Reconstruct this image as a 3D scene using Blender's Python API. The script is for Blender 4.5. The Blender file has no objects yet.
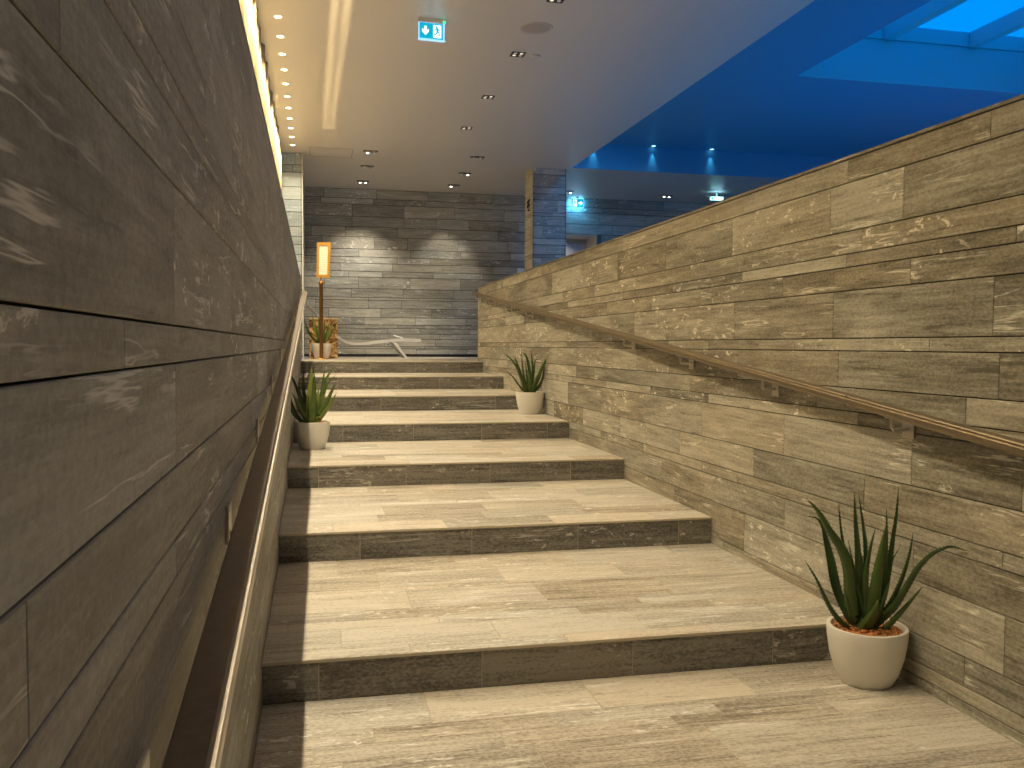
import bpy, bmesh, math, random
from mathutils import Vector, Matrix
random.seed(7)
C = bpy.context.scene.collection
S = bpy.context.scene
PI = math.pi
# Coordinates: eye level is z = 0, stairs rise along +Y, X to the right (metres).
# ------------------------------------------------------------------ camera
cam = bpy.data.cameras.new('camera'); co = bpy.data.objects.new('camera', cam); C.objects.link(co)
YAW, PITCH, ROLL, F = 0.21769, -0.04318, 0.00509, 887.545
fw = Vector((math.sin(YAW)*math.cos(PITCH), math.cos(YAW)*math.cos(PITCH), math.sin(PITCH)))
rt = fw.cross(Vector((0, 0, 1))).normalized(); up = rt.cross(fw)
r2 = rt*math.cos(ROLL)+up*math.sin(ROLL); u2 = -rt*math.sin(ROLL)+up*math.cos(ROLL)
m = Matrix((r2, u2, -fw)).transposed().to_4x4(); co.matrix_world = m
cam.sensor_width = 36; cam.lens = F/1024*36; cam.clip_start = 0.02; cam.clip_end = 100
S.camera = co
# ------------------------------------------------------------------ world, exposure
w = bpy.data.worlds.new('world'); S.world = w; w.use_nodes = True
bg = w.node_tree.nodes['Background']; bg.inputs[0].default_value = (0.0, 0.29, 1.0, 1); bg.inputs[1].default_value = 1.25
S.view_settings.view_transform = 'Standard'; S.view_settings.look = 'None'
S.view_settings.gamma = 1; S.view_settings.use_curve_mapping = False
S.view_settings.exposure = 0.0
WARM = (1.0, 0.82, 0.54); NEUT = (1.0, 0.86, 0.66); TEAL = (0.25, 0.75, 1.0); BLUE = (0.0, 0.30, 0.85)
P_ROW, P_SIDE, P_BACK, P_BLUE, P_FILL, P_UP = 84, 6, 170, 170, 85, 1.5

H = 1.265; RISE = .15
XL, XR = -.1894, 2.189
STEP_Y = [3.183, 4.636, 6.102, 7.544, 9.02, 10.37, 11.70]
CEIL = 2.8; REC = 3.2; UP = -H+7*RISE       # upper floor level
YB = 16.3; YF = -3.0; XE = 3.95; XFAR = 11.0; YREC = 13.58

# ------------------------------------------------------------------ material helpers
MATS = {}
def mat(name, col, rough=.5, metal=0, emit=None, es=0, noise=0, nscale=20, bump=0, spec=.5, trans=0):
    if name in MATS: return MATS[name]
    m = bpy.data.materials.new(name); m.use_nodes = True; MATS[name] = m
    nt = m.node_tree; b = nt.nodes['Principled BSDF']
    b.inputs['Base Color'].default_value = (*col, 1); b.inputs['Roughness'].default_value = rough
    b.inputs['Metallic'].default_value = metal; b.inputs['Specular IOR Level'].default_value = spec
    if emit: b.inputs['Emission Color'].default_value = (*emit, 1); b.inputs['Emission Strength'].default_value = es
    if trans: b.inputs['Transmission Weight'].default_value = trans
    if noise or bump:
        tc = nt.nodes.new('ShaderNodeTexCoord'); n = nt.nodes.new('ShaderNodeTexNoise')
        n.inputs['Scale'].default_value = nscale; n.inputs['Detail'].default_value = 5
        nt.links.new(tc.outputs['Object'], n.inputs['Vector'])
        if noise:
            cr = nt.nodes.new('ShaderNodeValToRGB')
            cr.color_ramp.elements[0].position = .3; cr.color_ramp.elements[1].position = .7
            cr.color_ramp.elements[0].color = (*[c*(1-noise) for c in col], 1)
            cr.color_ramp.elements[1].color = (*[min(1, c*(1+noise)) for c in col], 1)
            nt.links.new(n.outputs['Fac'], cr.inputs[0]); nt.links.new(cr.outputs[0], b.inputs['Base Color'])
        if bump:
            bp = nt.nodes.new('ShaderNodeBump'); bp.inputs['Strength'].default_value = bump; bp.inputs['Distance'].default_value = .01
            nt.links.new(n.outputs['Fac'], bp.inputs['Height']); nt.links.new(bp.outputs[0], b.inputs['Normal'])
    return m

def stone(name, axis, dark, mid, light, rough=.5, fleck=.5, vary=.25, contrast=1.0, fine=1.0):
    """quartzite slab: layered grain along `axis`, cloudy tone, pale veins and flecks, tone per slab"""
    m = bpy.data.materials.new(name); m.use_nodes = True; nt = m.node_tree; N = nt.nodes.new; L = nt.links.new
    b = nt.nodes['Principled BSDF']
    tc = N('ShaderNodeTexCoord'); at = N('ShaderNodeAttribute'); at.attribute_name = 'slab'
    def math_(op, a, b_=None, c=None, clamp=False):
        n = N('ShaderNodeMath'); n.operation = op; n.use_clamp = clamp
        for i, v in enumerate((a, b_, c)):
            if v is None: continue
            if isinstance(v, (int, float)): n.inputs[i].default_value = v
            else: L(v, n.inputs[i])
        return n.outputs[0]
    off = N('ShaderNodeVectorMath'); off.operation = 'MULTIPLY_ADD'
    L(at.outputs['Color'], off.inputs[0]); off.inputs[1].default_value = (31, 47, 23); L(tc.outputs['Object'], off.inputs[2])
    def mapped(sl, sc):
        v = [sc, sc, sc]; v[axis] = sl
        mp = N('ShaderNodeMapping'); mp.inputs['Scale'].default_value = v; L(off.outputs[0], mp.inputs[0]); return mp.outputs[0]
    def noise(vec, scale, detail=6, dist=0, rough_=.55):
        n = N('ShaderNodeTexNoise'); n.inputs['Scale'].default_value = scale; n.inputs['Detail'].default_value = detail
        n.inputs['Distortion'].default_value = dist; n.inputs['Roughness'].default_value = rough_; L(vec, n.inputs['Vector']); return n.outputs['Fac']
    def rng(v, a, b_, c=0, d=1):
        n = N('ShaderNodeMapRange'); n.interpolation_type = 'SMOOTHSTEP'
        for i, x in enumerate((a, b_, c, d)): n.inputs[i+1].default_value = x
        L(v, n.inputs[0]); return n.outputs[0]
    sep = N('ShaderNodeSeparateColor'); L(at.outputs['Color'], sep.inputs[0])
    cloud = noise(mapped(.9, 4.5), 1.6, 7, .8)
    grain = noise(mapped(1.6, 34), 1.5, 6, .25, .62)
    gr2 = noise(mapped(5, 90), 1.0, 4, .1, .7)
    f = math_('ADD', math_('MULTIPLY', cloud, .62), math_('MULTIPLY', grain, .62))
    f = math_('ADD', f, math_('MULTIPLY', gr2, .30*fine))
    grit = noise(mapped(60, 110), 1.0, 3, 0, .7); dk = noise(mapped(2.2, 26), 1.4, 6, .5, .65)
    f = math_('ADD', f, math_('MULTIPLY_ADD', grit, .60*fine, -.30*fine))
    f = math_('SUBTRACT', f, math_('MULTIPLY', rng(dk, .56, .72), .20))
    f = math_('ADD', f, math_('MULTIPLY_ADD', sep.outputs[0], vary, -vary*.5))
    f = math_('MULTIPLY_ADD', math_('SUBTRACT', f, .745), contrast*1.35, .5, clamp=True)
    cr = N('ShaderNodeValToRGB'); e = cr.color_ramp.elements
    e[0].position = .1; e[0].color = (*dark, 1); e[1].position = .9; e[1].color = (*light, 1)
    x = e.new(.5); x.color = (*mid, 1); L(f, cr.inputs[0])
    # pale flecks, clustered, only on some slabs
    fn = noise(mapped(9, 20), 1.5, 6, .35, .7); pn = noise(mapped(1.2, 3.2), 1.5, 3, .5)
    fl = math_('MULTIPLY', rng(fn, .57, .63), rng(pn, .44, .56))
    fl = math_('MULTIPLY', fl, rng(sep.outputs[1], 1-fleck, min(1.2, 1.25-fleck), .08, 1))
    # thin pale veins
    vn = noise(mapped(.55, 9), 1.2, 5, .3, .6)
    vd = math_('ABSOLUTE', math_('SUBTRACT', vn, .55))
    ve = math_('MULTIPLY', rng(vd, .0, .016, 1, 0), rng(noise(mapped(1.5, 3), 2.2, 2), .47, .62, 0, .7))
    mk = math_('MAXIMUM', math_('MULTIPLY', fl, .9), ve, clamp=True)
    mx = N('ShaderNodeMix'); mx.data_type = 'RGBA'; L(mk, mx.inputs[0]); L(cr.outputs[0], mx.inputs[6])
    mx.inputs[7].default_value = (*[min(.9, c*1.25+.26) for c in light], 1)
    # slab hue: some warmer, some greyer
    hs = N('ShaderNodeMix'); hs.data_type = 'RGBA'; hs.blend_type = 'MULTIPLY'; hs.inputs[0].default_value = 1
    tint = N('ShaderNodeValToRGB'); tint.color_ramp.elements[0].color = (.96, .985, 1.0, 1); tint.color_ramp.elements[1].color = (1.0, .96, .90, 1)
    L(sep.outputs[2], tint.inputs[0]); L(mx.outputs[2], hs.inputs[6]); L(tint.outputs[0], hs.inputs[7])
    L(hs.outputs[2], b.inputs['Base Color'])
    ro = math_('MULTIPLY_ADD', grain, .25, rough-.12); L(ro, b.inputs['Roughness'])
    bp = N('ShaderNodeBump'); bp.inputs['Strength'].default_value = .5; bp.inputs['Distance'].default_value = .004
    L(math_('ADD', grain, math_('MULTIPLY', fn, .4)), bp.inputs['Height']); L(bp.outputs[0], b.inputs['Normal'])
    MATS[name] = m
    return m
W_D, W_M, W_L = (.12, .11, .082), (.31, .285, .225), (.52, .495, .41)
M_WALLY = stone('quartzite_wall_lengthwise', 1, W_D, W_M, W_L, .52, .55, .24, 1.25)
M_LEFT = stone('quartzite_left_wall', 1, (.15, .14, .12), (.28,.265,.23), (.44, .42, .375), .62, .40, .16)
M_BACK = stone('quartzite_back_wall', 0, (.17, .175, .155), (.36, .365, .33), (.60, .60, .56), .5, .5, .26)
M_TREAD = stone('quartzite_tread', 0, (.20, .17, .135), (.42, .385, .325), (.62, .58, .51), .50, .55, .24, 1.35, 1.5)
M_RISER = stone('quartzite_riser', 0, (.045, .042, .038), (.115, .108, .096), (.25, .235, .21), .5, .8, .14, 1.25, 1.6)
M_GAP = mat('dark_joint', (.012, .011, .01), .9)
M_GROUT = mat('pale_grout', (.50, .44, .33), .8)
M_CEIL = mat('ceiling_paint', (.66, .62, .57), .34, spec=.45)
M_PLASTER = mat('white_plaster', (.62, .62, .60), .6)
M_SKYW = mat('skylight_blue_light_tint', (.26, .52, .56), .5)  # blue sky light partly put into the shaft and beam colour
M_RECESS = mat('ceiling_blue_light_tint', (.10, .34, .52), .36)  # blue hall light painted into the raised ceiling and fascia
M_BLACK = mat('black_metal', (.015, .015, .016), .4)
M_RAIL = mat('brushed_steel', (.30, .24, .165), .44, .85, noise=.10, nscale=60)
M_RAILD = mat('dark_brushed_rail', (.16, .13, .11), .42, .7, noise=.12, nscale=50)
M_STEEL = mat('bracket_steel', (.62, .58, .52), .38, .9)
M_BRASS = mat('brass', (.72, .42, .12), .25, 1.0)

# ------------------------------------------------------------------ mesh helpers
def link(name, verts, faces, m, parent=None, smooth=False):
    me = bpy.data.meshes.new(name); me.from_pydata([tuple(v) for v in verts], [], faces); me.update()
    ob = bpy.data.objects.new(name, me); C.objects.link(ob)
    for mm in (m if isinstance(m, (list, tuple)) else [m]): me.materials.append(mm)
    if smooth: me.polygons.foreach_set('use_smooth', [True]*len(me.polygons))
    if parent: ob.parent = parent
    return ob
class MB:
    def __init__(s): s.v = []; s.f = []; s.mi = []
    def add(s, v, f, mi=0):
        o = len(s.v); s.v += [tuple(x) for x in v]; s.f += [tuple(i+o for i in q) for q in f]; s.mi += [mi]*len(f); return s
    def box(s, a, b, mi=0):
        x0, y0, z0 = a; x1, y1, z1 = b
        return s.add([(x0,y0,z0),(x1,y0,z0),(x1,y1,z0),(x0,y1,z0),(x0,y0,z1),(x1,y0,z1),(x1,y1,z1),(x0,y1,z1)],
              [(0,3,2,1),(4,5,6,7),(0,1,5,4),(1,2,6,5),(2,3,7,6),(3,0,4,7)], mi)
    def bbox_bevel(s, a, b, r, mi=0, seg=2):
        bm = bmesh.new(); bmesh.ops.create_cube(bm, size=1)
        for v in bm.verts:
            for k in range(3): v.co[k] = (a[k]+b[k])/2+v.co[k]*(b[k]-a[k])
        bmesh.ops.bevel(bm, geom=bm.edges[:], offset=r, segments=seg, affect='EDGES', profile=.5)
        bm.verts.index_update(); s.add([v.co[:] for v in bm.verts], [[v.index for v in f.verts] for f in bm.faces], mi); bm.free(); return s
    def lathe(s, prof, c, n=32, mi=0, axis='z'):
        vs = []; fs = []; k = len(prof)
        for i in range(n):
            a = 2*PI*i/n
            for r, z in prof:
                p = (r*math.cos(a), r*math.sin(a), z)
                if axis == 'y': p = (p[0], p[2], p[1])
                if axis == 'x': p = (p[2], p[0], p[1])
                vs.append((c[0]+p[0], c[1]+p[1], c[2]+p[2]))
        for i in range(n):
            j = (i+1) % n
            for q in range(k-1): fs.append((i*k+q, j*k+q, j*k+q+1, i*k+q+1))
        fs.append(tuple(i*k for i in range(n))[::-1]); fs.append(tuple(i*k+k-1 for i in range(n)))
        return s.add(vs, fs, mi)
    def tube(s, pts, r, n=10, mi=0):
        P = [Vector(p) for p in pts]; R = r if isinstance(r, (list, tuple)) else [r]*len(P); vs = []; fs = []
        for i, p in enumerate(P):
            t = (P[min(i+1, len(P)-1)]-P[max(i-1, 0)]).normalized()
            ref = Vector((0, 0, 1)) if abs(t.z) < .9 else Vector((0, 1, 0))
            a = t.cross(ref).normalized(); b = a.cross(t)
            for k in range(n):
                an = 2*PI*k/n; vs.append(p+(a*math.cos(an)+b*math.sin(an))*R[i])
        for i in range(len(P)-1):
            for k in range(n):
                k2 = (k+1) % n; fs.append((i*n+k, i*n+k2, (i+1)*n+k2, (i+1)*n+k))
        fs.append(tuple(range(n))[::-1]); fs.append(tuple(range((len(P)-1)*n, len(P)*n)))
        return s.add(vs, fs, mi)
    def prism(s, poly, n0, n1, mp, mi=0):
        """extrude 2-D polygon; mp(u, v, n) -> xyz"""
        k = len(poly); vs = [mp(u, v, n0) for u, v in poly]+[mp(u, v, n1) for u, v in poly]
        fs = [tuple(range(k))[::-1], tuple(range(k, 2*k))]+[(i, (i+1) % k, (i+1) % k+k, i+k) for i in range(k)]
        return s.add(vs, fs, mi)
    def build(s, name, m, parent=None, smooth=False):
        ob = link(name, s.v, s.f, m, parent, False)
        if any(s.mi): ob.data.polygons.foreach_set('material_index', s.mi)
        bm = bmesh.new(); bm.from_mesh(ob.data); bmesh.ops.recalc_face_normals(bm, faces=bm.faces); bm.to_mesh(ob.data); bm.free()
        if smooth:
            ob.data.polygons.foreach_set('use_smooth', [True]*len(ob.data.polygons)); ob.data.set_sharp_from_angle(angle=math.radians(40))
        return ob
def tag(o, label=None, cat=None, group=None, kind=None):
    if label: o['label'] = label
    if cat: o['category'] = cat
    if group: o['group'] = group
    if kind: o['kind'] = kind
    return o
def empty(name, loc, label=None, cat=None, group=None):
    o = bpy.data.objects.new(name, None); C.objects.link(o); o.location = loc; o.empty_display_size = .1
    return tag(o, label, cat, group)
def struct(o, label=None, cat=None): return tag(o, label, cat, kind='structure')
def move_under(o, root):
    """parent a mesh written in world coordinates under an Empty, keeping it where it stands"""
    o.parent = root; o.matrix_parent_inverse = Matrix.Translation(-Vector(root.location)); return o
def copy_tree(o, parent=None):
    c = o.copy(); C.objects.link(c)
    if parent: c.parent = parent
    for ch in [x for x in bpy.data.objects if x.parent == o]: copy_tree(ch, c)
    return c

def slabs(name, mp, rows, u0, u1, m, gapv=.003, gapu=.0015, depth=.012, back=.02, holes=(), gapm=M_GAP, label=None, cat=None):
    """rows: (v0, v1, [joints]) ; mp(u, v, n) -> xyz, n = 0 is the outer face; one mesh, colour attribute `slab`"""
    mb = MB(); cols = []
    for v0, v1, js in rows:
        ed = [u0]+[j for j in sorted(js) if u0+.02 < j < u1-.02]+[u1]
        for a, b in zip(ed, ed[1:]):
            pieces = [(a, b, v0, v1)]
            for (ha, hb, hv0, hv1) in holes:
                out = []
                for (pa, pb, pv0, pv1) in pieces:
                    if pb <= ha or pa >= hb or pv1 <= hv0 or pv0 >= hv1: out.append((pa, pb, pv0, pv1)); continue
                    if pa < ha: out.append((pa, ha, pv0, pv1))
                    if pb > hb: out.append((hb, pb, pv0, pv1))
                    ca, cb = max(pa, ha), min(pb, hb)
                    if pv0 < hv0: out.append((ca, cb, pv0, hv0))
                    if pv1 > hv1: out.append((ca, cb, hv1, pv1))
                pieces = out
            rc = (random.random(), random.random(), random.random(), 1)
            for (pa, pb, pv0, pv1) in pieces:
                A, B, V0, V1 = pa+gapu, pb-gapu, pv0+gapv, pv1-gapv
                if B-A < .004 or V1-V0 < .003: continue
                c = min(.0015, (V1-V0)*.2)
                vs = [mp(A, V0, -depth), mp(B, V0, -depth), mp(B, V1, -depth), mp(A, V1, -depth),
                      mp(A, V0, -c), mp(B, V0, -c), mp(B, V1, -c), mp(A, V1, -c),
                      mp(A+c, V0+c, 0), mp(B-c, V0+c, 0), mp(B-c, V1-c, 0), mp(A+c, V1-c, 0)]
                fs = [(8,9,10,11),(4,5,9,8),(5,6,10,9),(6,7,11,10),(7,4,8,11),(0,1,5,4),(1,2,6,5),(2,3,7,6),(3,0,4,7)]
                mb.add(vs, fs); cols += [rc]*len(fs)
    # joint bed behind the slabs (skips the holes)
    vmin, vmax = min(r[0] for r in rows), max(r[1] for r in rows)
    pcs = [(u0, u1, vmin, vmax)]
    for (ha, hb, hv0, hv1) in holes:
        out = []
        for (pa, pb, a0, a1) in pcs:
            if pb <= ha or pa >= hb or a1 <= hv0 or a0 >= hv1: out.append((pa, pb, a0, a1)); continue
            if pa < ha: out.append((pa, ha, a0, a1))
            if pb > hb: out.append((hb, pb, a0, a1))
            ca, cb = max(pa, ha), min(pb, hb)
            if a0 < hv0: out.append((ca, cb, a0, hv0))
            if a1 > hv1: out.append((ca, cb, hv1, a1))
        pcs = out
    for (pa, pb, a0, a1) in pcs:
        n0 = -depth*.9 if gapm is M_GAP else -.002
        vs = [mp(pa, a0, n0), mp(pb, a0, n0), mp(pb, a1, n0), mp(pa, a1, n0), mp(pa, a0, -back), mp(pb, a0, -back), mp(pb, a1, -back), mp(pa, a1, -back)]
        mb.add(vs, [(0,1,2,3),(7,6,5,4),(0,4,5,1),(1,5,6,2),(2,6,7,3),(3,7,4,0)], 1); cols += [(0, 0, 0, 1)]*6
    ob = mb.build(name, [m, gapm])
    at = ob.data.color_attributes.new('slab', 'FLOAT_COLOR', 'CORNER')
    # build() keeps the face order
    for p, cc in zip(ob.data.polygons, cols):
        for li in p.loop_indices: at.data[li].color = cc
    return ob

def ext(js, a, b, L=.935):
    js = sorted(js); x = js[0]-L
    while x > a: js.insert(0, x); x -= L
    x = js[-1]+L*random.choice((1, 1, 1, .62))
    while x < b: js.append(x); x += L*random.choice((1, 1, 1, .55))
    return js

# ================================================================== SETTING
# ---- right stair wall (balustrade wall), grooves and joints as in the photo
RV = [.788, .691, .488, .393, .337, .238, .038, -.015, -.170, -.268, -.322, -.520, -.666, -.725, -.872, -1.070, -1.172, -1.226, -1.43]
RJ = [[2.566,3.375,4.31,5.244],[3.007,3.5,4.431,5.358],[3.267,4.207,4.976],[2.442,3.373,4.312,5.243],[2.957,3.894,4.828,5.596],
      [2.531,3.463,4.40,5.343],[2.84,3.775,4.713],[2.498,3.417,4.351,5.29],[2.645,3.579,4.525,4.962],[3.268,4.209,4.703,5.601],
      [2.386,2.923,3.857,4.786,5.724],[3.214,4.155,5.102],[2.459,3.39,4.335,4.784],[2.9,3.841,4.625,5.388],[2.441,3.3,4.244,5.173],
      [2.62,3.55,4.49,5.40],[2.2,3.1,4.05,4.9],[2.7,3.6,4.5]]
YWE = 12.1
rows = [(RV[i+1], RV[i], ext(list(RJ[i]), YF, YWE)) for i in range(len(RJ))]
o = slabs('wall_right', lambda u, v, n: (XR-n, u, v), rows, YF, YWE, M_WALLY, gapv=.0020, gapu=.0011); struct(o, 'tan quartzite slab wall along the right side of the stairs', 'wall')
mb = MB(); mb.box((XR+.021, YF, -1.43), (XR+.24, YWE, .788)); struct(mb.build('wall_right_core', M_WALLY))
mb = MB(); mb.box((XR-.002, YF, .791), (XR+.26, YWE+.01, .803)); struct(mb.build('trim_1', M_WALLY), 'thin stone coping on top of the right stair wall', 'coping')
# ---- left stair wall
LV = [.868, .668, .466, .364, .318, .22, .0255, -.0265, -.170, -.270, -.322, -.524, -.67, -.725, -.872, -1.07, -1.172, -1.43]
LJ = [[2.878],[1.75],[1.1],[1.5],[.746],[1.296,2.15,3.08],[1.9,2.85],[1.298,2.17,3.083],[.642,1.845,2.78],[1.284,2.2],
      [1.604,2.54],[1.05,1.98],[1.4,2.3],[.9,1.8],[1.3,2.2],[1.0,1.9],[1.5,2.4]]
rows = [(LV[i+1], LV[i], ext(list(LJ[i]), YF, YWE)) for i in range(len(LJ))]
o = slabs('wall_left', lambda u, v, n: (XL+n, u, v), rows, YF, YWE, M_LEFT, gapv=.0014, gapu=.0006, depth=.018); struct(o, 'brown grey quartzite slab wall close on the left of the stairs', 'wall')
mb = MB(); mb.box((-.44, YF, -1.43), (XL-.021, YWE, .868)); struct(mb.build('wall_left_core', M_LEFT))
mb = MB(); mb.box((-.44, YF, .869), (XL+.001, YWE+.005, .880)); struct(mb.build('trim_2', M_LEFT), 'thin stone coping on top of the left stair wall', 'coping')
# ---- back wall with a door opening
BV = [2.8, 2.631, 2.524, 2.31, 2.124, 1.944, 1.728, 1.586, 1.47, 1.327, 1.223, 1.016, .856, .811, .66, .497, .365, .30, .201, .105, -.026, -.07, -.17]
DX0, DX1, DZ = 4.35, 5.25, 2.12
rows = []
for i in range(len(BV)-1):
    s0 = random.uniform(0, .93); js = []; x = -1+s0
    while x < XFAR: js.append(x); x += random.choice((.93, .93, .93, .6))
    rows.append((BV[i+1], BV[i], js))
o = slabs('wall_back', lambda u, v, n: (u, YB-n, v), rows, -.19, XFAR, M_BACK, gapv=.0045, gapu=.003, depth=.014, holes=[(DX0, DX1, -1, DZ)]); struct(o, 'grey quartzite back wall in narrow courses', 'wall')
mb = MB(); mb.box((-.19, YB+.004, UP), (DX0, YB+.06, -.17)); mb.box((DX1, YB+.004, UP), (XFAR, YB+.06, -.17)); struct(mb.build('baseboard_back', M_BLACK))
mb = MB(); mb.box((-.6, YB+.0205, UP-.3), (DX0, YB+.7, CEIL+.5)); mb.box((DX1, YB+.0205, UP-.3), (XFAR+.1, YB+.7, CEIL+.5)); mb.box((DX0, YB+.0205, DZ), (DX1, YB+.7, CEIL+.5)); mb.box((DX0, YB+.66, UP-.3), (DX1, YB+.7, DZ)); struct(mb.build('wall_back_core', M_BLACK))
# door recess
mb = MB()
mb.box((DX0, YB+.0, UP), (DX0+.02, YB+.6, DZ)); mb.box((DX1-.02, YB+.0, UP), (DX1, YB+.6, DZ)); mb.box((DX0, YB+.0, DZ-.02), (DX1, YB+.6, DZ)); mb.box((DX0, YB+.6, UP), (DX1, YB+.65, DZ))
struct(mb.build('wall_recess', mat('beige_plaster', (.62, .55, .45), .6)))
mb = MB(); mb.box((DX1, YB-.03, UP), (DX1+.08, YB+.02, DZ+.0)); mb.box((DX0-.08, YB-.03, UP), (DX0, YB+.02, DZ)); struct(mb.build('trim_3', mat('bronze_trim', (.22, .18, .13), .4, .3)))
dr = empty('door_1', (4.78, YB+.58, UP)); struct(dr, 'plain grey door in the beige recess of the back wall', 'door')
mb = MB(); mb.bbox_bevel((4.50, YB+.55, UP+.005), (5.10, YB+.595, 2.02), .004); move_under(mb.build('door_leaf', mat('grey_door', (.34, .37, .42), .45)), dr)
mb = MB(); mb.tube([(4.56, YB+.55, .86), (4.56, YB+.49, .86), (4.69, YB+.485, .86)], .011); move_under(mb.build('door_handle', M_STEEL, smooth=True), dr)
# added recess lamp lives further down with the fittings
# ---- left side of the landing: pier and return wall
pr = [(v1, v0, [random.uniform(-.40, -.25)] if random.random() < .3 else []) for v0, v1 in zip(BV, BV[1:])]
o = slabs('wall_pier', lambda u, v, n: (u, 13.5-n, v), [(a, b, j) for a, b, j in pr], -.5, -.18, stone('quartzite_cool_lit_pier', 0, (.26,.31,.34), (.36,.43,.48), (.50,.58,.64), .5, .4, .35), gapv=.004, gapu=.003); struct(o, 'pale lit stone pier at the end of the left wall', 'pier')  # cool light put into the pier stone colour
rows = [(BV[i+1], BV[i], ext([13.7+random.random()*.9], 13.5, YB)) for i in range(len(BV)-1)]
o = slabs('wall_left.001', lambda u, v, n: (-.185+n, u, v), rows, 13.5, YB, M_WALLY, gapv=.004, gapu=.003); struct(o, 'stone side wall of the upper landing behind the pier', 'wall')
mb = MB(); mb.box((-.188, 13.492, UP), (-.172, 13.508, 2.8)); struct(mb.build('trim_4', mat('corner_profile', (.7, .7, .68), .4)))
mb = MB(); mb.box((-.60, YF, .87), (-.56, 13.5, 2.9)); struct(mb.build('wall_window_side', M_PLASTER))
# left face between stair wall end and pier
mb = MB(); mb.box((-.44, YWE, UP-.2), (-.43, 13.5, .88)); struct(mb.build('wall_left_gap', M_PLASTER))
# ---- free-standing stone column
CX0, CX1, CY0, CY1 = 3.353, 3.90, 13.70, 14.25
col = empty('stone_column', ((CX0+CX1)/2, (CY0+CY1)/2, UP), 'square stone-clad column rising behind the right stair wall', 'column')
vs_ = [UP]; hts = [.10, .2, .055, .15, .1, .2, .15, .055, .2, .1]
i = 0
while vs_[-1] < CEIL-.2: vs_.append(vs_[-1]+hts[i % 10]); i += 1
vs_.append(CEIL)
def colrows(a, b): return [(v0, v1, [random.uniform(a+.1, b-.1)] if random.random() < .6 else []) for v0, v1 in zip(vs_, vs_[1:])]
for nm, mp, a, b, mm in (('cladding', lambda u, v, n: (u, CY0-n, v), CX0, CX1, M_BACK), ('cladding', lambda u, v, n: (CX0-n, u, v), CY0, CY1, stone('quartzite_column_lit_side', 1, (.42, .38, .29), (.66, .61, .49), (.82, .78, .66), .5, .5, .25)),  # left face uses a paler copy: warm light put into its colour
                     ('cladding', lambda u, v, n: (CX1+n, u, v), CY0, CY1, M_WALLY), ('cladding', lambda u, v, n: (u, CY1+n, v), CX0, CX1, M_BACK)):
    move_under(slabs(nm, mp, colrows(a, b), a, b, mm, gapv=.004, gapu=.002), col)

# ---- floors
def floor_rows(y0, y1, pat, jo):
    rows = []; y = y1; k = 0
    while y > y0+.001:
        h = pat[k % len(pat)]; a = max(y0, y-h)
        if a-y0 < .04: a = y0
        j0 = jo[k % len(jo)]; js = []; x = j0-2.4
        while x < XFAR: js.append(x); x += .596
        rows.append((a, y, js)); y = a; k += 1
    return rows
GR = dict(gapv=.0009, gapu=.0017, depth=.004, back=.012, gapm=M_GROUT)
o = slabs('floor', lambda u, v, n: (u, v, -H+n), floor_rows(YF, STEP_Y[0], [.273, .11, .11, .30, .11, .2], [.989, .79, .60, .09, .4, .86]), XL, XR, M_TREAD, **GR); struct(o, 'stone slab floor at the foot of the stairs', 'floor')
mb = MB(); mb.box((XL, YF, -H-.15), (XR, STEP_Y[0]+.02, -H-.0125)); struct(mb.build('floor_bed', M_GAP))
o = slabs('floor.001', lambda u, v, n: (u, v, UP+n), floor_rows(STEP_Y[6]+.3, YB, [.3, .12, .24, .2], [.3, .5, .1, .44]), -.44, XFAR, M_TREAD, **GR); struct(o, 'stone floor of the upper landing', 'floor')
o = slabs('floor.002', lambda u, v, n: (u, v, UP+n), floor_rows(YF, STEP_Y[6]+.3, [.3, .3, .3], [.1, .4]), XR+.24, XFAR, M_TREAD, **GR); struct(o, 'stone floor beyond the right stair wall', 'floor')
# ---- staircase: one thing, its treads and risers are parts
st = empty('staircase', (1.0, STEP_Y[0], -H), 'wide shallow stone staircase of seven steps with dark risers', 'stairs')
PATS = [[.296,.28,.04,.29,.13,.10,.23,.1],[.25,.12,.28,.1,.3,.2],[.2,.3,.1,.3,.12],[.3,.1,.2,.26],[.12,.28,.3,.1],[.3,.2,.1,.3],[.3]]
JOS = [[.117,.30,.61,.41,.21,.50,.105,.35],[.35,.1,.52,.27,.4],[.2,.5,.05,.33],[.45,.15,.3],[.1,.4,.25],[.3,.0,.45],[.2]]
RJO = [.006, .221, .015, .22, .05, .24, .1]
for k in range(7):
    z = -H+(k+1)*RISE; y0 = STEP_Y[k]; y1 = STEP_Y[k+1] if k < 6 else y0+.3
    t = slabs('tread', lambda u, v, n, z=z: (u, v, z+n), floor_rows(y0-.006, y1, PATS[k], JOS[k]), XL, XR, M_TREAD, **GR); move_under(t, st)
    js = []; x = RJO[k]
    while x < XR: js.append(x); x += .59
    r = slabs('riser', lambda u, v, n, y=y0: (u, y-n, v), [(z-RISE, z-.012, js)], XL, XR, M_RISER, gapv=.0008, gapu=.0014, depth=.004, back=.02, gapm=M_GROUT)
    move_under(r, st); r['label'] = 'dark grey stone riser'
    mb = MB(); mb.box((XL, y0+.021, -H-.15), (XR, y1+.02, z-.0125)); move_under(mb.build('step_core', M_GAP), st)

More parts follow.
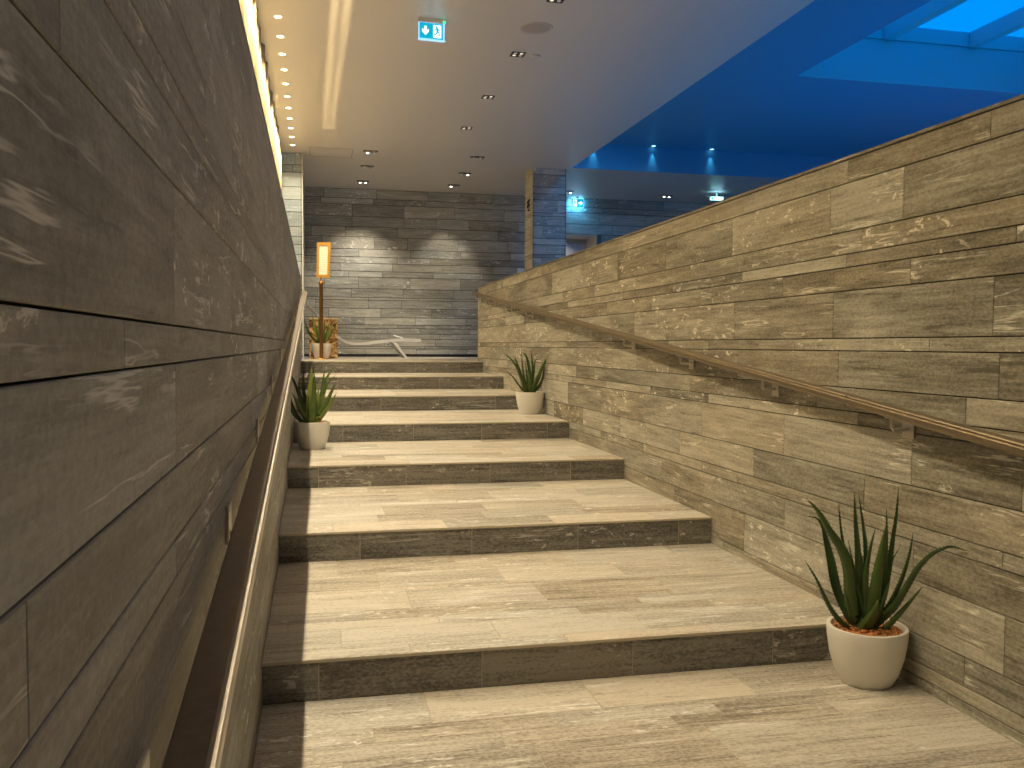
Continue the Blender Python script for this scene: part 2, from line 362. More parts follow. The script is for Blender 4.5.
# ---- ceilings
mb = MB(); mb.box((-.60, YF, CEIL), (XE, YB, CEIL+.5)); mb.box((XE, YREC, CEIL), (XFAR, YB, CEIL+.5))
struct(mb.build('ceiling', M_CEIL), 'smooth satin ceiling over the stairs', 'ceiling')
mb = MB(); mb.box((XE, YREC-.012, CEIL+.001), (XFAR, YREC-.0005, REC)); struct(mb.build('trim_6', M_RECESS), 'vertical fascia with blue light in its paint where the raised ceiling ends', 'fascia')
WX0, WX1, WY0, WY1 = 5.56, 8.72, 2.2, 9.66; ZB, ZG = 3.71, 3.885
mb = MB()
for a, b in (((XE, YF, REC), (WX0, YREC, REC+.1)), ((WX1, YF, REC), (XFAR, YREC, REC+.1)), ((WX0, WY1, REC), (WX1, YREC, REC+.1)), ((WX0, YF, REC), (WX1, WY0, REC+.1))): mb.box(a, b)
struct(mb.build('ceiling_raised', M_RECESS), 'raised ceiling recess with blue light in its paint beyond the stair wall', 'ceiling')
mb = MB()
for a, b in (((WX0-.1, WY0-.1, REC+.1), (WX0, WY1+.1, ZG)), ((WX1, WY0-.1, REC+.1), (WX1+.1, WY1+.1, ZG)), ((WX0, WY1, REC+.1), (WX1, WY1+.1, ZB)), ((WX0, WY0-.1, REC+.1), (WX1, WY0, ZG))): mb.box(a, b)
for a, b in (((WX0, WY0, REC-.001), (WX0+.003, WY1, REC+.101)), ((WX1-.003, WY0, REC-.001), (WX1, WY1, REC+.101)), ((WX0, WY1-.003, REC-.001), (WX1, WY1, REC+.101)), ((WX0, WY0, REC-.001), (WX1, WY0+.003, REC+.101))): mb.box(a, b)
struct(mb.build('wall_skylight_shaft', M_SKYW), 'skylight shaft with blue sky light tinted into its paint', 'shaft')
sk = empty('window_1', ((WX0+WX1)/2, (WY0+WY1)/2, ZG)); struct(sk, 'glazed skylight with blue-tinted beams above the far hall', 'skylight')
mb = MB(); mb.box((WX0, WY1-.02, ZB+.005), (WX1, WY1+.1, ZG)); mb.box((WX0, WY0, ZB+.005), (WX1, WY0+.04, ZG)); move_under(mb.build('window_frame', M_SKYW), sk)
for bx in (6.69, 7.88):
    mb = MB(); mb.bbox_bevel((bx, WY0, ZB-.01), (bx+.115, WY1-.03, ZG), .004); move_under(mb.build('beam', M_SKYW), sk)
g = bpy.data.materials.new('clear_glazing'); g.use_nodes = True; nt = g.node_tree
for n in list(nt.nodes): nt.nodes.remove(n)
om = nt.nodes.new('ShaderNodeOutputMaterial'); tr = nt.nodes.new('ShaderNodeBsdfTransparent'); gl = nt.nodes.new('ShaderNodeBsdfGlossy'); mx = nt.nodes.new('ShaderNodeMixShader')
mx.inputs[0].default_value = .06
tr.inputs[0].default_value = (.95, .97, 1, 1); gl.inputs['Roughness'].default_value = .03
nt.links.new(tr.outputs[0], mx.inputs[1]); nt.links.new(gl.outputs[0], mx.inputs[2]); nt.links.new(mx.outputs[0], om.inputs[0])
mb = MB(); mb.box((WX0, WY0, ZG), (WX1, WY1+.1, ZG+.012)); move_under(mb.build('pane', g), sk)
# ---- enclosing walls out of view
mb = MB(); mb.box((XFAR, YF, UP-.1), (XFAR+.1, YB, REC+.3)); struct(mb.build('wall_far_right', M_PLASTER))
mb = MB(); mb.box((-.60, YF-.1, -1.5), (XFAR, YF, REC+.3)); struct(mb.build('wall_front', M_PLASTER))

# ---- curtain beside the left stair wall, washed by the row of downlights
mc = bpy.data.materials.new('sheer_curtain'); mc.use_nodes = True; nt = mc.node_tree; b = nt.nodes['Principled BSDF']
b.inputs['Base Color'].default_value = (.42, .34, .18, 1); b.inputs['Roughness'].default_value = .8
wv = nt.nodes.new('ShaderNodeTexNoise'); wv.inputs['Scale'].default_value = 60; tcx = nt.nodes.new('ShaderNodeTexCoord'); nt.links.new(tcx.outputs['Object'], wv.inputs['Vector'])
bp = nt.nodes.new('ShaderNodeBump'); bp.inputs['Strength'].default_value = .2; bp.inputs['Distance'].default_value = .003; nt.links.new(wv.outputs['Fac'], bp.inputs['Height']); nt.links.new(bp.outputs[0], b.inputs['Normal'])
vs = []; fs = []; n = 1400; y0, y1 = YF+.05, 13.48
for i in range(n+1):
    y = y0+(y1-y0)*i/n; ph = y*2*PI/.46+1.6*math.sin(y*1.7)
    for j in range(4):
        z = .884+(CEIL-.004-.884)*j/3; a = .046*(1.1-.2*j/3)
        vs.append((-.500+a*math.sin(ph+.15*j)+.008*math.sin(ph*2.3), y, z))
for i in range(n):
    for j in range(3): fs.append((i*4+j, (i+1)*4+j, (i+1)*4+j+1, i*4+j+1))
o = link('curtain', vs, fs, mc, smooth=True); tag(o, 'pale pleated curtain glowing warm above the left stair wall', 'curtain')
o.modifiers.new('thick', 'SOLIDIFY').thickness = .002

# ================================================================== LIGHT FITTINGS
def spot(root, loc, power, col, angle, blend=.5, radius=.02, aim=(0, 0, -1)):
    l = bpy.data.lights.new('lamp', 'SPOT'); l.energy = power; l.color = col; l.spot_size = math.radians(angle); l.spot_blend = blend; l.shadow_soft_size = radius
    o = bpy.data.objects.new('lamp', l); C.objects.link(o); o.rotation_euler = Vector(aim).to_track_quat('-Z', 'Y').to_euler()
    o.location = loc; o.parent = root; return o
M_GLOW = mat('lit_lamp_warm', (1, .9, .7), .4, emit=(1, .80, .50), es=9)
M_GLOWN = mat('lit_lamp_white', (1, 1, 1), .4, emit=(1, .93, .82), es=16)
M_DIM = mat('reflector_lamp', (.6, .6, .6), .15, .8, emit=(.5, .45, .4), es=.5)
ORD = ['first', 'second', 'third', 'fourth', 'fifth', 'sixth', 'seventh', 'eighth', 'ninth', 'tenth', 'eleventh', 'twelfth', 'thirteenth', 'fourteenth', 'fifteenth', 'sixteenth', 'seventeenth', 'eighteenth', 'nineteenth', 'twentieth', 'twenty-first', 'twenty-second', 'twenty-third', 'twenty-fourth', 'twenty-fifth', 'twenty-sixth', 'twenty-seventh', 'twenty-eighth']
dl = empty('downlight', (-.303, 12.97, CEIL))
mb = MB(); mb.lathe([(.030, -.001), (.041, -.0035), (.043, 0.0)], (0, 0, 0), 28); mb.build('trim_ring', mat('white_ring', (.8, .75, .65), .4), dl, True)
mb = MB(); mb.lathe([(.0295, -.0022), (.012, -.0028), (.002, -.003)], (0, 0, 0), 28); mb.build('lens', M_GLOW, dl, True)
spot(dl, (0, 0, -.012), P_ROW, WARM, 128, 1.0, .012)
for i in range(24):
    o = dl if i == 0 else copy_tree(dl)
    o.location = (-.303, 12.97-.5*i, CEIL)
    tag(o, 'small round recessed downlight over the left wall, %s from the far pier' % ORD[i], 'ceiling light', 'round downlights in a row along the curtain')
# square four-lamp fittings along the right stair wall
sq = empty('recessed_spotlight', (1.91, 11.43, CEIL))
mb = MB(); a = .068
for x0, x1, y0, y1 in ((-a, a, -a, -a+.012), (-a, a, a-.012, a), (-a, -a+.012, -a, a), (a-.012, a, -a, a), (-a, a, -.004, .004), (-.004, .004, -a, a)): mb.box((x0, y0, -.006), (x1, y1, -.0002))
mb.build('housing', M_BLACK, sq)
mb = MB(); mb.box((-a+.01, -a+.01, -.002), (a-.01, a-.01, -.0003)); mb.build('inset', mat('black_inset', (.01, .01, .012), .5), sq)
for sx in (-1, 1):
    for sy in (-1, 1):
        mb = MB(); mb.lathe([(.017, -.002), (.017, -.0055), (.012, -.004), (.002, -.0035)], (sx*.030, sy*.030, 0), 16); mb.build('bulb', M_DIM if sx*sy > 0 else mat('reflector_bright', (.6, .6, .6), .2, .6, emit=(1, .85, .6), es=.9), sq, True)
spot(sq, (0, 0, -.014), P_SIDE, (1, .74, .42), 118, .8, .03)
c1 = [11.43, 9.96, 8.45, 7.05, 5.6, 4.15, 2.7, 1.25]
for i, y in enumerate(c1):
    o = sq if i == 0 else copy_tree(sq)
    o.location = (1.91, y, CEIL)
    tag(o, 'square black four-lamp recessed ceiling spotlight, %s in the row from the back' % ORD[i], 'ceiling light', 'square spotlights along the right stair wall')
# twin adjustable spots over the landing
def twin(x, y, lab, lit=(1, 1), aim=(0, .35, -1), pw=P_BACK, col=NEUT, ang=52, dx=.048):
    t = empty('twin_spotlight', (x, y, CEIL), lab, 'ceiling light')
    mb = MB(); mb.bbox_bevel((-.105, -.045, -.006), (.105, .045, -.0003), .002); mb.build('housing', M_BLACK, t)
    for s, on in zip((-1, 1), lit):
        mb = MB(); mb.lathe([(.030, -.006), (.030, -.030), (.026, -.034), (.024, -.030), (.002, -.030)], (s*dx, 0, 0), 18)
        h = mb.build('spot_head', M_STEEL, t, True)
        mb = MB(); mb.lathe([(.022, -.0305), (.018, -.0335), (.002, -.0345)], (s*dx, 0, 0), 18); mb.build('bulb', M_GLOWN if on else M_DIM, h, True)
        if on: spot(t, (s*dx, 0, -.042), pw, col, ang, .8, .02, aim)
    return t
twin(.79, 13.1, 'twin spotlight with its left lamp lit, front of the left trio', (1, 0), (-.42, .36, -1), 260, (1, .72, .36), 34)
twin(.80, 14.2, 'unlit black twin spotlight, middle of the left trio', (0, 0))
twin(.80, 15.5, 'twin spotlight with both lamps lit, left and nearest the back wall', (1, 1), (-.02, .16, -1), P_BACK*.6, ang=86)
twin(2.36, 13.13, 'unlit black twin spotlight, front of the right trio', (0, 0))
twin(2.38, 14.39, 'twin spotlight with its right lamp lit, middle of the right trio', (0, 1), (-.42, .26, -1), 240, NEUT, 62)
twin(2.37, 15.5, 'twin spotlight with its left lamp lit, right and nearest the back wall', (1, 0), (0, .35, -1), P_BACK*.5, ang=64)
twin(6.37, 15.6, 'lit twin spotlight far beyond the right stair wall', (1, 1), (0, .1, -1), 3)
twin(4.47, 15.6, 'lit twin spotlight half hidden behind the stone column', (1, 1), (0, .1, -1), 3)
# downlights grazing the fascia of the raised ceiling
for i, x in enumerate((4.297, 5.288, 6.292)):
    t = empty('downlight', (x, 13.515, REC), 'small downlight washing a teal scallop on the blue fascia, %s from the left' % ORD[i], 'ceiling light', 'fascia downlights')
    mb = MB(); mb.lathe([(.03, -.001), (.04, -.004), (.042, 0)], (0, 0, 0), 20); mb.build('trim_ring', M_STEEL, t, True)
    mb = MB(); mb.lathe([(.0295, -.0022), (.012, -.0028), (.002, -.003)], (0, 0, 0), 20); mb.build('lens', mat('lit_lamp_teal', (.8, 1, 1), .4, emit=TEAL, es=6), t, True)
    spot(t, (0, 0, -.01), 7, TEAL, 42, 1.0, .008, (0, .12, -1))

# ---- round speaker, detector, hatch
t = empty('ceiling_speaker', (1.91, 7.72, CEIL), 'round flush white ceiling speaker in front of the square spotlights', 'speaker')
mb = MB(); mb.lathe([(.125, -.003), (.145, -.008), (.15, 0)], (0, 0, 0), 40); mb.build('rim', mat('speaker_white', (.55, .5, .46), .5), t, True)
mb = MB(); mb.lathe([(.124, -.004), (.06, -.009), (.003, -.011)], (0, 0, 0), 40); mb.build('grille', mat('speaker_grille', (.42, .37, .34), .7, noise=.15, nscale=220), t, True)
t = empty('smoke_detector', (2.09, 8.46, CEIL), 'small pale round detector beside a square ceiling spotlight', 'detector')
mb = MB(); mb.lathe([(.05, 0), (.048, -.012), (.03, -.02), (.003, -.022)], (0, 0, 0), 24); mb.build('body', mat('detector_white', (.6, .57, .54), .5), t, True)
mb = MB()
for a, b in (((-.07, 13.04), (.53, 13.046)), ((-.07, 13.04), (-.064, 13.64)), ((.53, 13.04), (.536, 13.64)), ((-.07, 13.64), (.536, 13.646))): mb.box((a[0], a[1], CEIL-.0015), (b[0], b[1], CEIL))
struct(mb.build('trim_5', mat('hatch_line', (.2, .17, .13), .6)), 'thin outline of an access hatch in the ceiling', 'hatch')

# ================================================================== EXIT SIGNS
M_SG = mat('sign_teal', (.0, .3, .45), .3, emit=(.0, .38, .58), es=.95)
M_SW = mat('sign_white', (.9, 1, 1), .3, emit=(.85, 1, 1), es=1.3)
M_SB = mat('sign_edge', (.5, .7, .9), .2, emit=(.25, .6, 1), es=1.1)
def exit_panel(t, w, h, mp, down=True, mirror=False):
    """mp(u, v, n): u to the right, v up, n towards the viewer"""
    mb = MB(); mb.prism([(-w/2, -h/2), (w/2, -h/2), (w/2, h/2), (-w/2, h/2)], 0, .006, mp); mb.build('sign_face', M_SG, t)
    s = -1 if mirror else 1
    cx = -w*.25*s
    if down: ar = [(-.09, .34), (.09, .34), (.09, -.02), (.26, .14), (.26, -.07), (0, -.34), (-.26, -.07), (-.26, .14), (-.09, -.02)]
    else: ar = [(-.34, .09), (-.34, -.09), (.02, -.09), (-.14, -.26), (.07, -.26), (.34, 0), (.07, .26), (-.14, .26), (.02, .09)]
    mb = MB(); mb.prism([(cx+x*h*.85, y*h*.85) for x, y in ar], .006, .0085, mp); mb.build('arrow', M_SW, t)
    cx = w*.25*s
    mb = MB(); mb.prism([(cx-w*.17, -h*.42), (cx+w*.17, -h*.42), (cx+w*.17, h*.40), (cx-w*.17, h*.40)], .006, .0085, mp); d = mb.build('pictogram_door', M_SW, t)
    mb = MB(); q = h*.42
    mb.prism([(cx-.10*q+.17*q*math.cos(a*PI/6), .66*q+.15*q*math.sin(a*PI/6)) for a in range(12)], .0085, .010, mp)
    for a, b, wd in (((-.05, .5), (.05, -.05), .17), ((-.1, .42), (-.5, .30), .07), ((-.5, .30), (-.62, .02), .06), ((.0, .45), (.35, .2), .07), ((.35, .2), (.58, .28), .06),
                  ((.05, -.05), (.42, -.3), .09), ((.42, -.3), (.50, -.72), .08), ((.0, -.08), (-.25, -.42), .09), ((-.25, -.42), (-.72, -.62), .08)):
        ax, ay = a; bx_, by = b; dx, dy = bx_-ax, by-ay; l = math.hypot(dx, dy); nx, ny = -dy/l*wd*1.35, dx/l*wd*1.35
        mb.prism([(cx+(ax+nx)*q*.75, (ay+ny)*q), (cx+(ax-nx)*q*.75, (ay-ny)*q), (cx+(bx_-nx)*q*.75, (by-ny)*q), (cx+(bx_+nx)*q*.75, (by+ny)*q)], .0085, .010, mp)
    mb.build('running_figure', M_SG, d)
def area(root, loc, sx, sy, power, col, aim, spread=180):
    l = bpy.data.lights.new('lamp', 'AREA'); l.shape = 'RECTANGLE'; l.size = sx; l.size_y = sy; l.energy = power; l.color = col; l.spread = math.radians(spread)
    o = bpy.data.objects.new('lamp', l); C.objects.link(o); o.location = loc; o.rotation_euler = Vector(aim).to_track_quat('-Z', 'Y').to_euler(); o.parent = root; return o
t = empty('exit_sign', (.985, 7.73, 2.70), 'lit teal exit sign with down arrow and running figure, hanging over the stairs', 'sign', None)
t.rotation_euler = (0, 0, math.radians(4))
mb = MB(); mb.bbox_bevel((-.118, -.016, -.082), (.118, .016, -.074), .002); mb.build('lower_rim', M_SB, t)
mb = MB(); mb.bbox_bevel((-.118, -.02, .066), (.118, .02, .10), .003); mb.build('housing', mat('sign_housing', (.80, .74, .64), .4), t)
mb = MB(); mb.bbox_bevel((-.114, -.006, -.074), (.114, .010, .066), .002); mb.build('light_panel', M_SB, t)
exit_panel(t, .205, .130, lambda u, v, n: (u-.004, -.006-n, v-.003))
mb = MB(); mb.lathe([(.008, 0), (.008, .006), (.002, .007)], (.106, -.026, .075), 10, axis='y'); mb.build('indicator', mat('green_led', (0, 1, .4), .3, emit=(0, 1, .35), es=4), t)
area(t, (0, .0, .101), .2, .02, .25, (.35, .75, 1), (0, 0, 1))
t = empty('exit_sign', (4.82, 16.17, 2.685), 'small lit exit sign with right arrow on the blue back wall', 'sign')
mb = MB(); mb.bbox_bevel((-.125, -.014, -.09), (.125, .012, .09), .003); mb.build('housing', M_SB, t)
exit_panel(t, .225, .15, lambda u, v, n: (u, -.014-n, v), down=False, mirror=True)
mb = MB(); mb.box((-.02, -.01, .09), (.02, .01, .115)); mb.build('stem', M_BLACK, t)
area(t, (0, .03, 0), .22, .16, 4, (.08, .5, 1), (0, 1, -.5)); area(t, (0, 0, .085), .2, .04, .5, (.2, .6, 1), (0, 0, 1)); area(t, (0, -.03, -.02), .22, .16, .8, (.15, .55, 1), (0, .0, -1))
t = empty('exit_sign', (7.09, 15.0, 2.67), 'slim glowing emergency light hanging just above the far wall edge', 'sign')
mb = MB(); mb.bbox_bevel((-.11, -.05, -.02), (.11, .05, .03), .006); mb.build('light_panel', mat('emergency_glow', (.8, 1, 1), .3, emit=(.45, .9, 1), es=2.5), t)
mb = MB(); mb.bbox_bevel((-.22, -.02, .03), (.22, .02, .042), .003); mb.box((-.01, -.01, .042), (.01, .01, .13)); mb.build('bracket', mat('sign_housing', (1, 1, 1)), t)
mb = MB(); mb.lathe([(.02, 0), (.02, .008), (.003, .01)], (-.13, -.10, -.01), 10, axis='y'); mb.build('indicator', MATS['green_led'], t)
area(t, (0, 0, .05), .2, .06, .3, (.3, .7, 1), (0, 0, 1))

# ---- white plate on the back wall, dark emblem on the column
t = empty('wall_notice', (3.757, YB, 1.366), 'small white plate on the back wall beside the column', 'notice')
mb = MB(); mb.bbox_bevel((-.058, -.016, -.085), (.058, -.001, .085), .004); mb.build('plate', mat('white_plate', (.95, .95, .95), .4), t)
mb = MB(); mb.box((-.02, -.018, -.03), (.02, -.0155, -.01)); mb.build('switch', mat('grey_plastic', (.35, .35, .35), .4), t)
t = empty('wall_emblem', (CX0, 13.96, 2.25), 'small dark emblem on the warm left face of the column', 'sign')
mb = MB(); mb.tube([(-.006, -.055, .085), (-.006, .045, .06), (-.006, -.02, .02), (-.006, .06, -.02), (-.006, .02, -.075), (-.006, -.06, -.09)], [.012, .02, .024, .02, .016, .01], 8); mb.tube([(-.006, -.06, .0), (-.006, .0, -.02)], .012, 8)
mb.build('glyph', M_BLACK, t, True)

# ================================================================== HANDRAILS
def rail_z(y): return -.552+.105*y
def handrail(xc, side, y0, y1, label, wid, Ys, dz=0):
    rail_z = lambda y: -.552+dz+.105*y
    """side = +1 when the wall lies at larger x"""
    t = empty('handrail', (xc, y0, rail_z(y0)), label, 'handrail', None)
    def sec(prof, a, b):
        mb = MB(); vs = []; k = len(prof)
        for y in (a, b):
            for x, z in prof: vs.append((xc+x, y, rail_z(y)+z))
        fs = [tuple(range(k))[::-1], tuple(range(k, 2*k))]+[(i, (i+1) % k, (i+1) % k+k, i+k) for i in range(k)]
        mb.add(vs, fs); return mb
    h = wid/2; s = side
    bar = [(-h, -.004), (-h+.003, 0), (h-.003, 0), (h, -.004), (h, -.036), (h-.003, -.040), (-h+.003, -.040), (-h, -.036)]
    move_under(sec(bar, y0, y1).build('bar', M_RAIL if side > 0 else M_RAILD), t)
    lip = [(-s*h, -.010), (-s*h, -.034), (-s*(h+.005), -.034), (-s*(h+.007), -.030), (-s*(h+.007), -.014), (-s*(h+.005), -.010)]
    move_under(sec(lip, y0+.002, y1-.002).build('edge_strip', M_RAIL if side > 0 else M_STEEL), t)
    mb = MB()
    yj = y0+3.0
    while yj < y1-.5:
        z = rail_z(yj); mb.add([], []); mb.box((xc-h-.0015, yj-.006, z-.042), (xc+h+.0015, yj+.006, z+.0015)); yj += 3.0
    move_under(mb.build('joint', mat('joint_steel', (.75, .72, .66), .2, 1.0)), t)
    xw = XR if side > 0 else XL
    for y in Ys:
        z = rail_z(y)-.04
        b = MB(); b.bbox_bevel((min(xw, xw-s*.007), y-.034, z-(.045 if s < 0 else .082)), (max(xw, xw-s*.007), y+.034, z+(.038 if s < 0 else -.012)), .0015)
        br = b.build('bracket', M_STEEL); move_under(br, t)
        x2 = xc
        b = MB(); za = z-(.028 if s < 0 else .048); b.tube([(xw-s*.005, y, za), (x2+s*.006, y, za), (x2, y, za+.006), (x2, y, z+.002)], .0075, 10); p = b.build('arm', M_STEEL, smooth=True); p.parent = br; p.matrix_parent_inverse = Matrix.Translation(-Vector(t.location))@Matrix.Identity(4); p.matrix_parent_inverse = Matrix.Identity(4)
        b = MB(); b.bbox_bevel((x2-.012, y-.03, z-.006), (x2+.012, y+.03, z+.0), .001); p = b.build('saddle', M_STEEL); p.parent = br
    return t
YS = [.98+.995*i for i in range(12)]
handrail(2.115, 1, .2, 11.95, 'brushed metal handrail sloping along the right stair wall', .05, [y-.03 for y in YS if y < 11.93], .022)
handrail(-.138, -1, .45, 11.95, 'brown metal handrail close to the camera on the left stair wall', .048, [y+.02 for y in YS if y < 11.9])

# ================================================================== POTTED ALOES
M_POT = mat('cream_pot', (.78, .75, .68), .45, noise=.03, nscale=8)
M_SOIL = mat('clay_pebbles', (.46, .19, .06), .75, noise=.5, nscale=70, bump=.6)
def leafmat():
    m = bpy.data.materials.new('aloe_leaf'); m.use_nodes = True; nt = m.node_tree; b = nt.nodes['Principled BSDF']
    tc = nt.nodes.new('ShaderNodeTexCoord'); n = nt.nodes.new('ShaderNodeTexNoise'); n.inputs['Scale'].default_value = 14; n.inputs['Detail'].default_value = 4
    at = nt.nodes.new('ShaderNodeAttribute'); at.attribute_name = 'leaf'
    nt.links.new(tc.outputs['Object'], n.inputs['Vector'])
    ad = nt.nodes.new('ShaderNodeMath'); ad.operation = 'MULTIPLY_ADD'; ad.inputs[1].default_value = .45; nt.links.new(n.outputs['Fac'], ad.inputs[0]); nt.links.new(at.outputs['Fac'], ad.inputs[2])
    cr = nt.nodes.new('ShaderNodeValToRGB'); e = cr.color_ramp.elements
    e[0].position = .2; e[0].color = (.018, .045, .012, 1); e[1].position = .95; e[1].color = (.24, .29, .06, 1); x = e.new(.6); x.color = (.075, .125, .022, 1)
    nt.links.new(ad.outputs[0], cr.inputs[0]); nt.links.new(cr.outputs[0], b.inputs['Base Color']); b.inputs['Roughness'].default_value = .42
    return m
M_LEAF = leafmat()
R_ = Vector((math.cos(.33), -math.sin(.33), 0)); Fd = Vector((math.sin(.33), math.cos(.33), 0)); U_ = Vector((0, 0, 1))
def catmull(pts, n):
    P = [pts[0]*2-pts[1]]+pts+[pts[-1]*2-pts[-2]]; out = []
    k = len(pts)-1
    for i in range(n+1):
        t = i/n*k; j = min(int(t), k-1); f = t-j; a, b, c, d = P[j:j+4]
        out.append(.5*((2*b)+(-a+c)*f+(2*a-5*b+4*c-d)*f*f+(-a+3*b-3*c+d)*f*f*f))
    return out
def aloe(loc, leaves, unit, r, hgt, label, teeth=True, dirs=None):
    """leaves: (points tip..base as (u, v) in `unit` metres from the rosette foot, width, depth at tip)"""
    rgt, dep = dirs or (R_, Fd)
    t = empty('potted_aloe', loc, label, 'potted plant')
    rb = r*.66
    prof = [(.01, .0), (rb*.95, 0), (rb, .006), (r*.80, hgt*.22), (r*.92, hgt*.5), (r*.985, hgt*.8), (r, hgt*.97), (r*.99, hgt), (r*.90, hgt), (r*.885, hgt*.97), (r*.87, hgt*.86), (.01, hgt*.84)]
    mb = MB(); mb.lathe(prof, (0, 0, 0), 56); mb.build('pot', M_POT, t, True)
    rs = random.Random(int(loc[1]*100)); mb = MB(); mb.lathe([(r*.873, hgt*.85), (r*.86, hgt*.90), (r*.5, hgt*.915), (.004, hgt*.92)], (0, 0, 0), 32)
    for i in range(170):
        a = rs.uniform(0, 2*PI); q = r*.80*math.sqrt(rs.random()); s = rs.uniform(.006, .011)
        bm = bmesh.new(); bmesh.ops.create_icosphere(bm, subdivisions=1, radius=s)
        c = Vector((q*math.cos(a), q*math.sin(a), hgt*.92+rs.uniform(0, .006)))
        vs = [tuple(v.co*rs.uniform(.8, 1.15)+c) for v in bm.verts]; bm.verts.index_update()
        mb.add(vs, [[v.index for v in f.verts] for f in bm.faces]); bm.free()
    mb.build('pebble_mulch', M_SOIL, t, True)
    mb = MB(); tone = []
    foot = Vector((0, 0, hgt*.90))
    for pts, wd, dtip, tn in leaves:
        n0 = len(mb.f)
        pts = pts[::-1]; base = pts[0]; L = len(pts)-1
        P3 = []
        for i, (u, v) in enumerate(pts):
            f = i/L; P3.append(foot+rgt*(u*unit)+U_*(v*unit)+dep*(dtip*(f**1.2)+ (0 if i else 0)))
        P3[0].x *= .8; P3[0].y *= .8
        P3.insert(0, foot+(P3[0]-foot)*.55+Vector((0, 0, -.006)))
        N = 18; sp = catmull(P3, N)
        hw = wd*unit/2
        front = -dep*(1 if dtip <= .01 else 1)
        ring = []
        for i, p in enumerate(sp):
            f = i/N; tan = (sp[min(i+1, N)]-sp[max(i-1, 0)]).normalized()
            side = tan.cross(dep).normalized(); nrm = side.cross(tan).normalized()
            if nrm.dot(-dep) < 0: nrm = -nrm
            prof_w = (min(1, .55+f*2.4)) * (1-max(0, f-.12)/.88)**.72 if f > 0 else .55
            ww = max(.0008, hw*prof_w); th = ww*.42+.0008
            cup = ww*.25
            pts6 = [(-1, .15), (-.55, .02), (0, -.10), (.55, .02), (1, .15), (.6, -.75), (0, -1.0), (-.6, -.75)]
            # inner side (adaxial, concave) faces the plant axis; thick belly outward
            outw = Vector((p.x, p.y, 0)); sgn = 1 if outw.dot(nrm) > 0 else -1
            ring.append([p+side*(a*ww)+nrm*(-sgn*b_*th*1.6) for a, b_ in pts6])
        vs = [v for r_ in ring for v in r_]; fs = []
        for i in range(N):
            for k in range(8):
                k2 = (k+1) % 8; fs.append((i*8+k, i*8+k2, (i+1)*8+k2, (i+1)*8+k))
        fs.append(tuple(range(8))); fs.append(tuple(range(N*8, N*8+8)))
        mb.add(vs, fs)
        if teeth:
            for i in range(3, N-1):
                for kk, sg in ((0, -1), (4, 1)):
                    for ff in (0, .5):
                        a = ring[i][kk].lerp(ring[i+1][kk], ff); b_ = ring[i][kk].lerp(ring[i+1][kk], ff+.22)
                        c = ring[i][2].lerp(ring[i+1][2], ff+.1); o_ = ((a+b_)/2-c).normalized()*.0032+(b_-a).normalized()*.0012
                        q = (a-c).normalized()*.0006
                        mb.add([a-q, b_-q, (a+b_)/2+o_, (a+b_)/2-q*3+Vector((0, 0, -.0006))], [(0, 1, 2), (0, 2, 3), (1, 3, 2), (0, 3, 1)])
        tone += [tn]*(len(mb.f)-n0)
    ob = mb.build('foliage', M_LEAF, t, True)
    at = ob.data.attributes.new('leaf', 'FLOAT', 'FACE')
    at.data.foreach_set('value', tone)
    return t
def conv(raw, cx, cy):
    return [([(x-cx, cy-y) for x, y in p], w, d, tn) for p, w, d, tn in raw]
near = [([(55,100),(110,155),(165,235),(225,310),(262,400),(275,500),(275,600)],72,-.05,.22),
 ([(72,182),(125,196),(160,270),(195,380),(225,500),(262,610)],32,.02,.05),
 ([(150,240),(175,350),(205,480),(250,600)],40,.05,.02),
 ([(230,130),(238,240),(262,380),(290,480),(315,600)],28,.06,.05),
 ([(300,90),(303,200),(312,330),(318,450),(330,610)],48,.05,.12),
 ([(337,100),(347,220),(350,330),(345,600)],30,.10,.05),
 ([(375,220),(352,330),(342,440),(345,600)],40,-.02,.15),
 ([(415,190),(405,290),(392,400),(380,520),(372,610)],80,-.05,.30),
 ([(447,145),(446,260),(440,380),(425,500),(400,610)],34,.04,.15),
 ([(508,65),(496,170),(475,280),(458,380),(430,500),(400,610)],40,.06,.12),
 ([(540,225),(530,320),(505,420),(460,530),(410,620)],32,-.04,.05),
 ([(672,240),(625,238),(575,280),(535,350),(505,440),(465,540),(410,620)],42,-.27,.12),
 ([(575,440),(530,510),(480,580),(425,645),(395,650)],44,-.07,.26),
 ([(45,352),(105,435),(155,525),(210,600),(285,655),(320,650)],34,-.05,.12),
 ([(368,490),(362,560),(345,620),(330,655)],90,-.10,.34),
 ([(500,300),(455,380),(430,480),(400,600)],18,.01,.1),
 ([(255,270),(285,390),(315,500),(345,610)],26,-.01,.1),
 ([(330,330),(335,450),(350,600)],40,.02,.1),([(440,430),(420,520),(390,620)],46,-.04,.2),([(240,480),(270,570),(320,640)],50,-.03,.18)]
aloe((2.035, 2.95, -H), [([(x*.95, y*1.09) for x, y in p], w, d, tn) for p, w, d, tn in conv(near, 355, 655)], .00083, .146, .214, 'large aloe in a white pot on the lowest floor by the right wall')
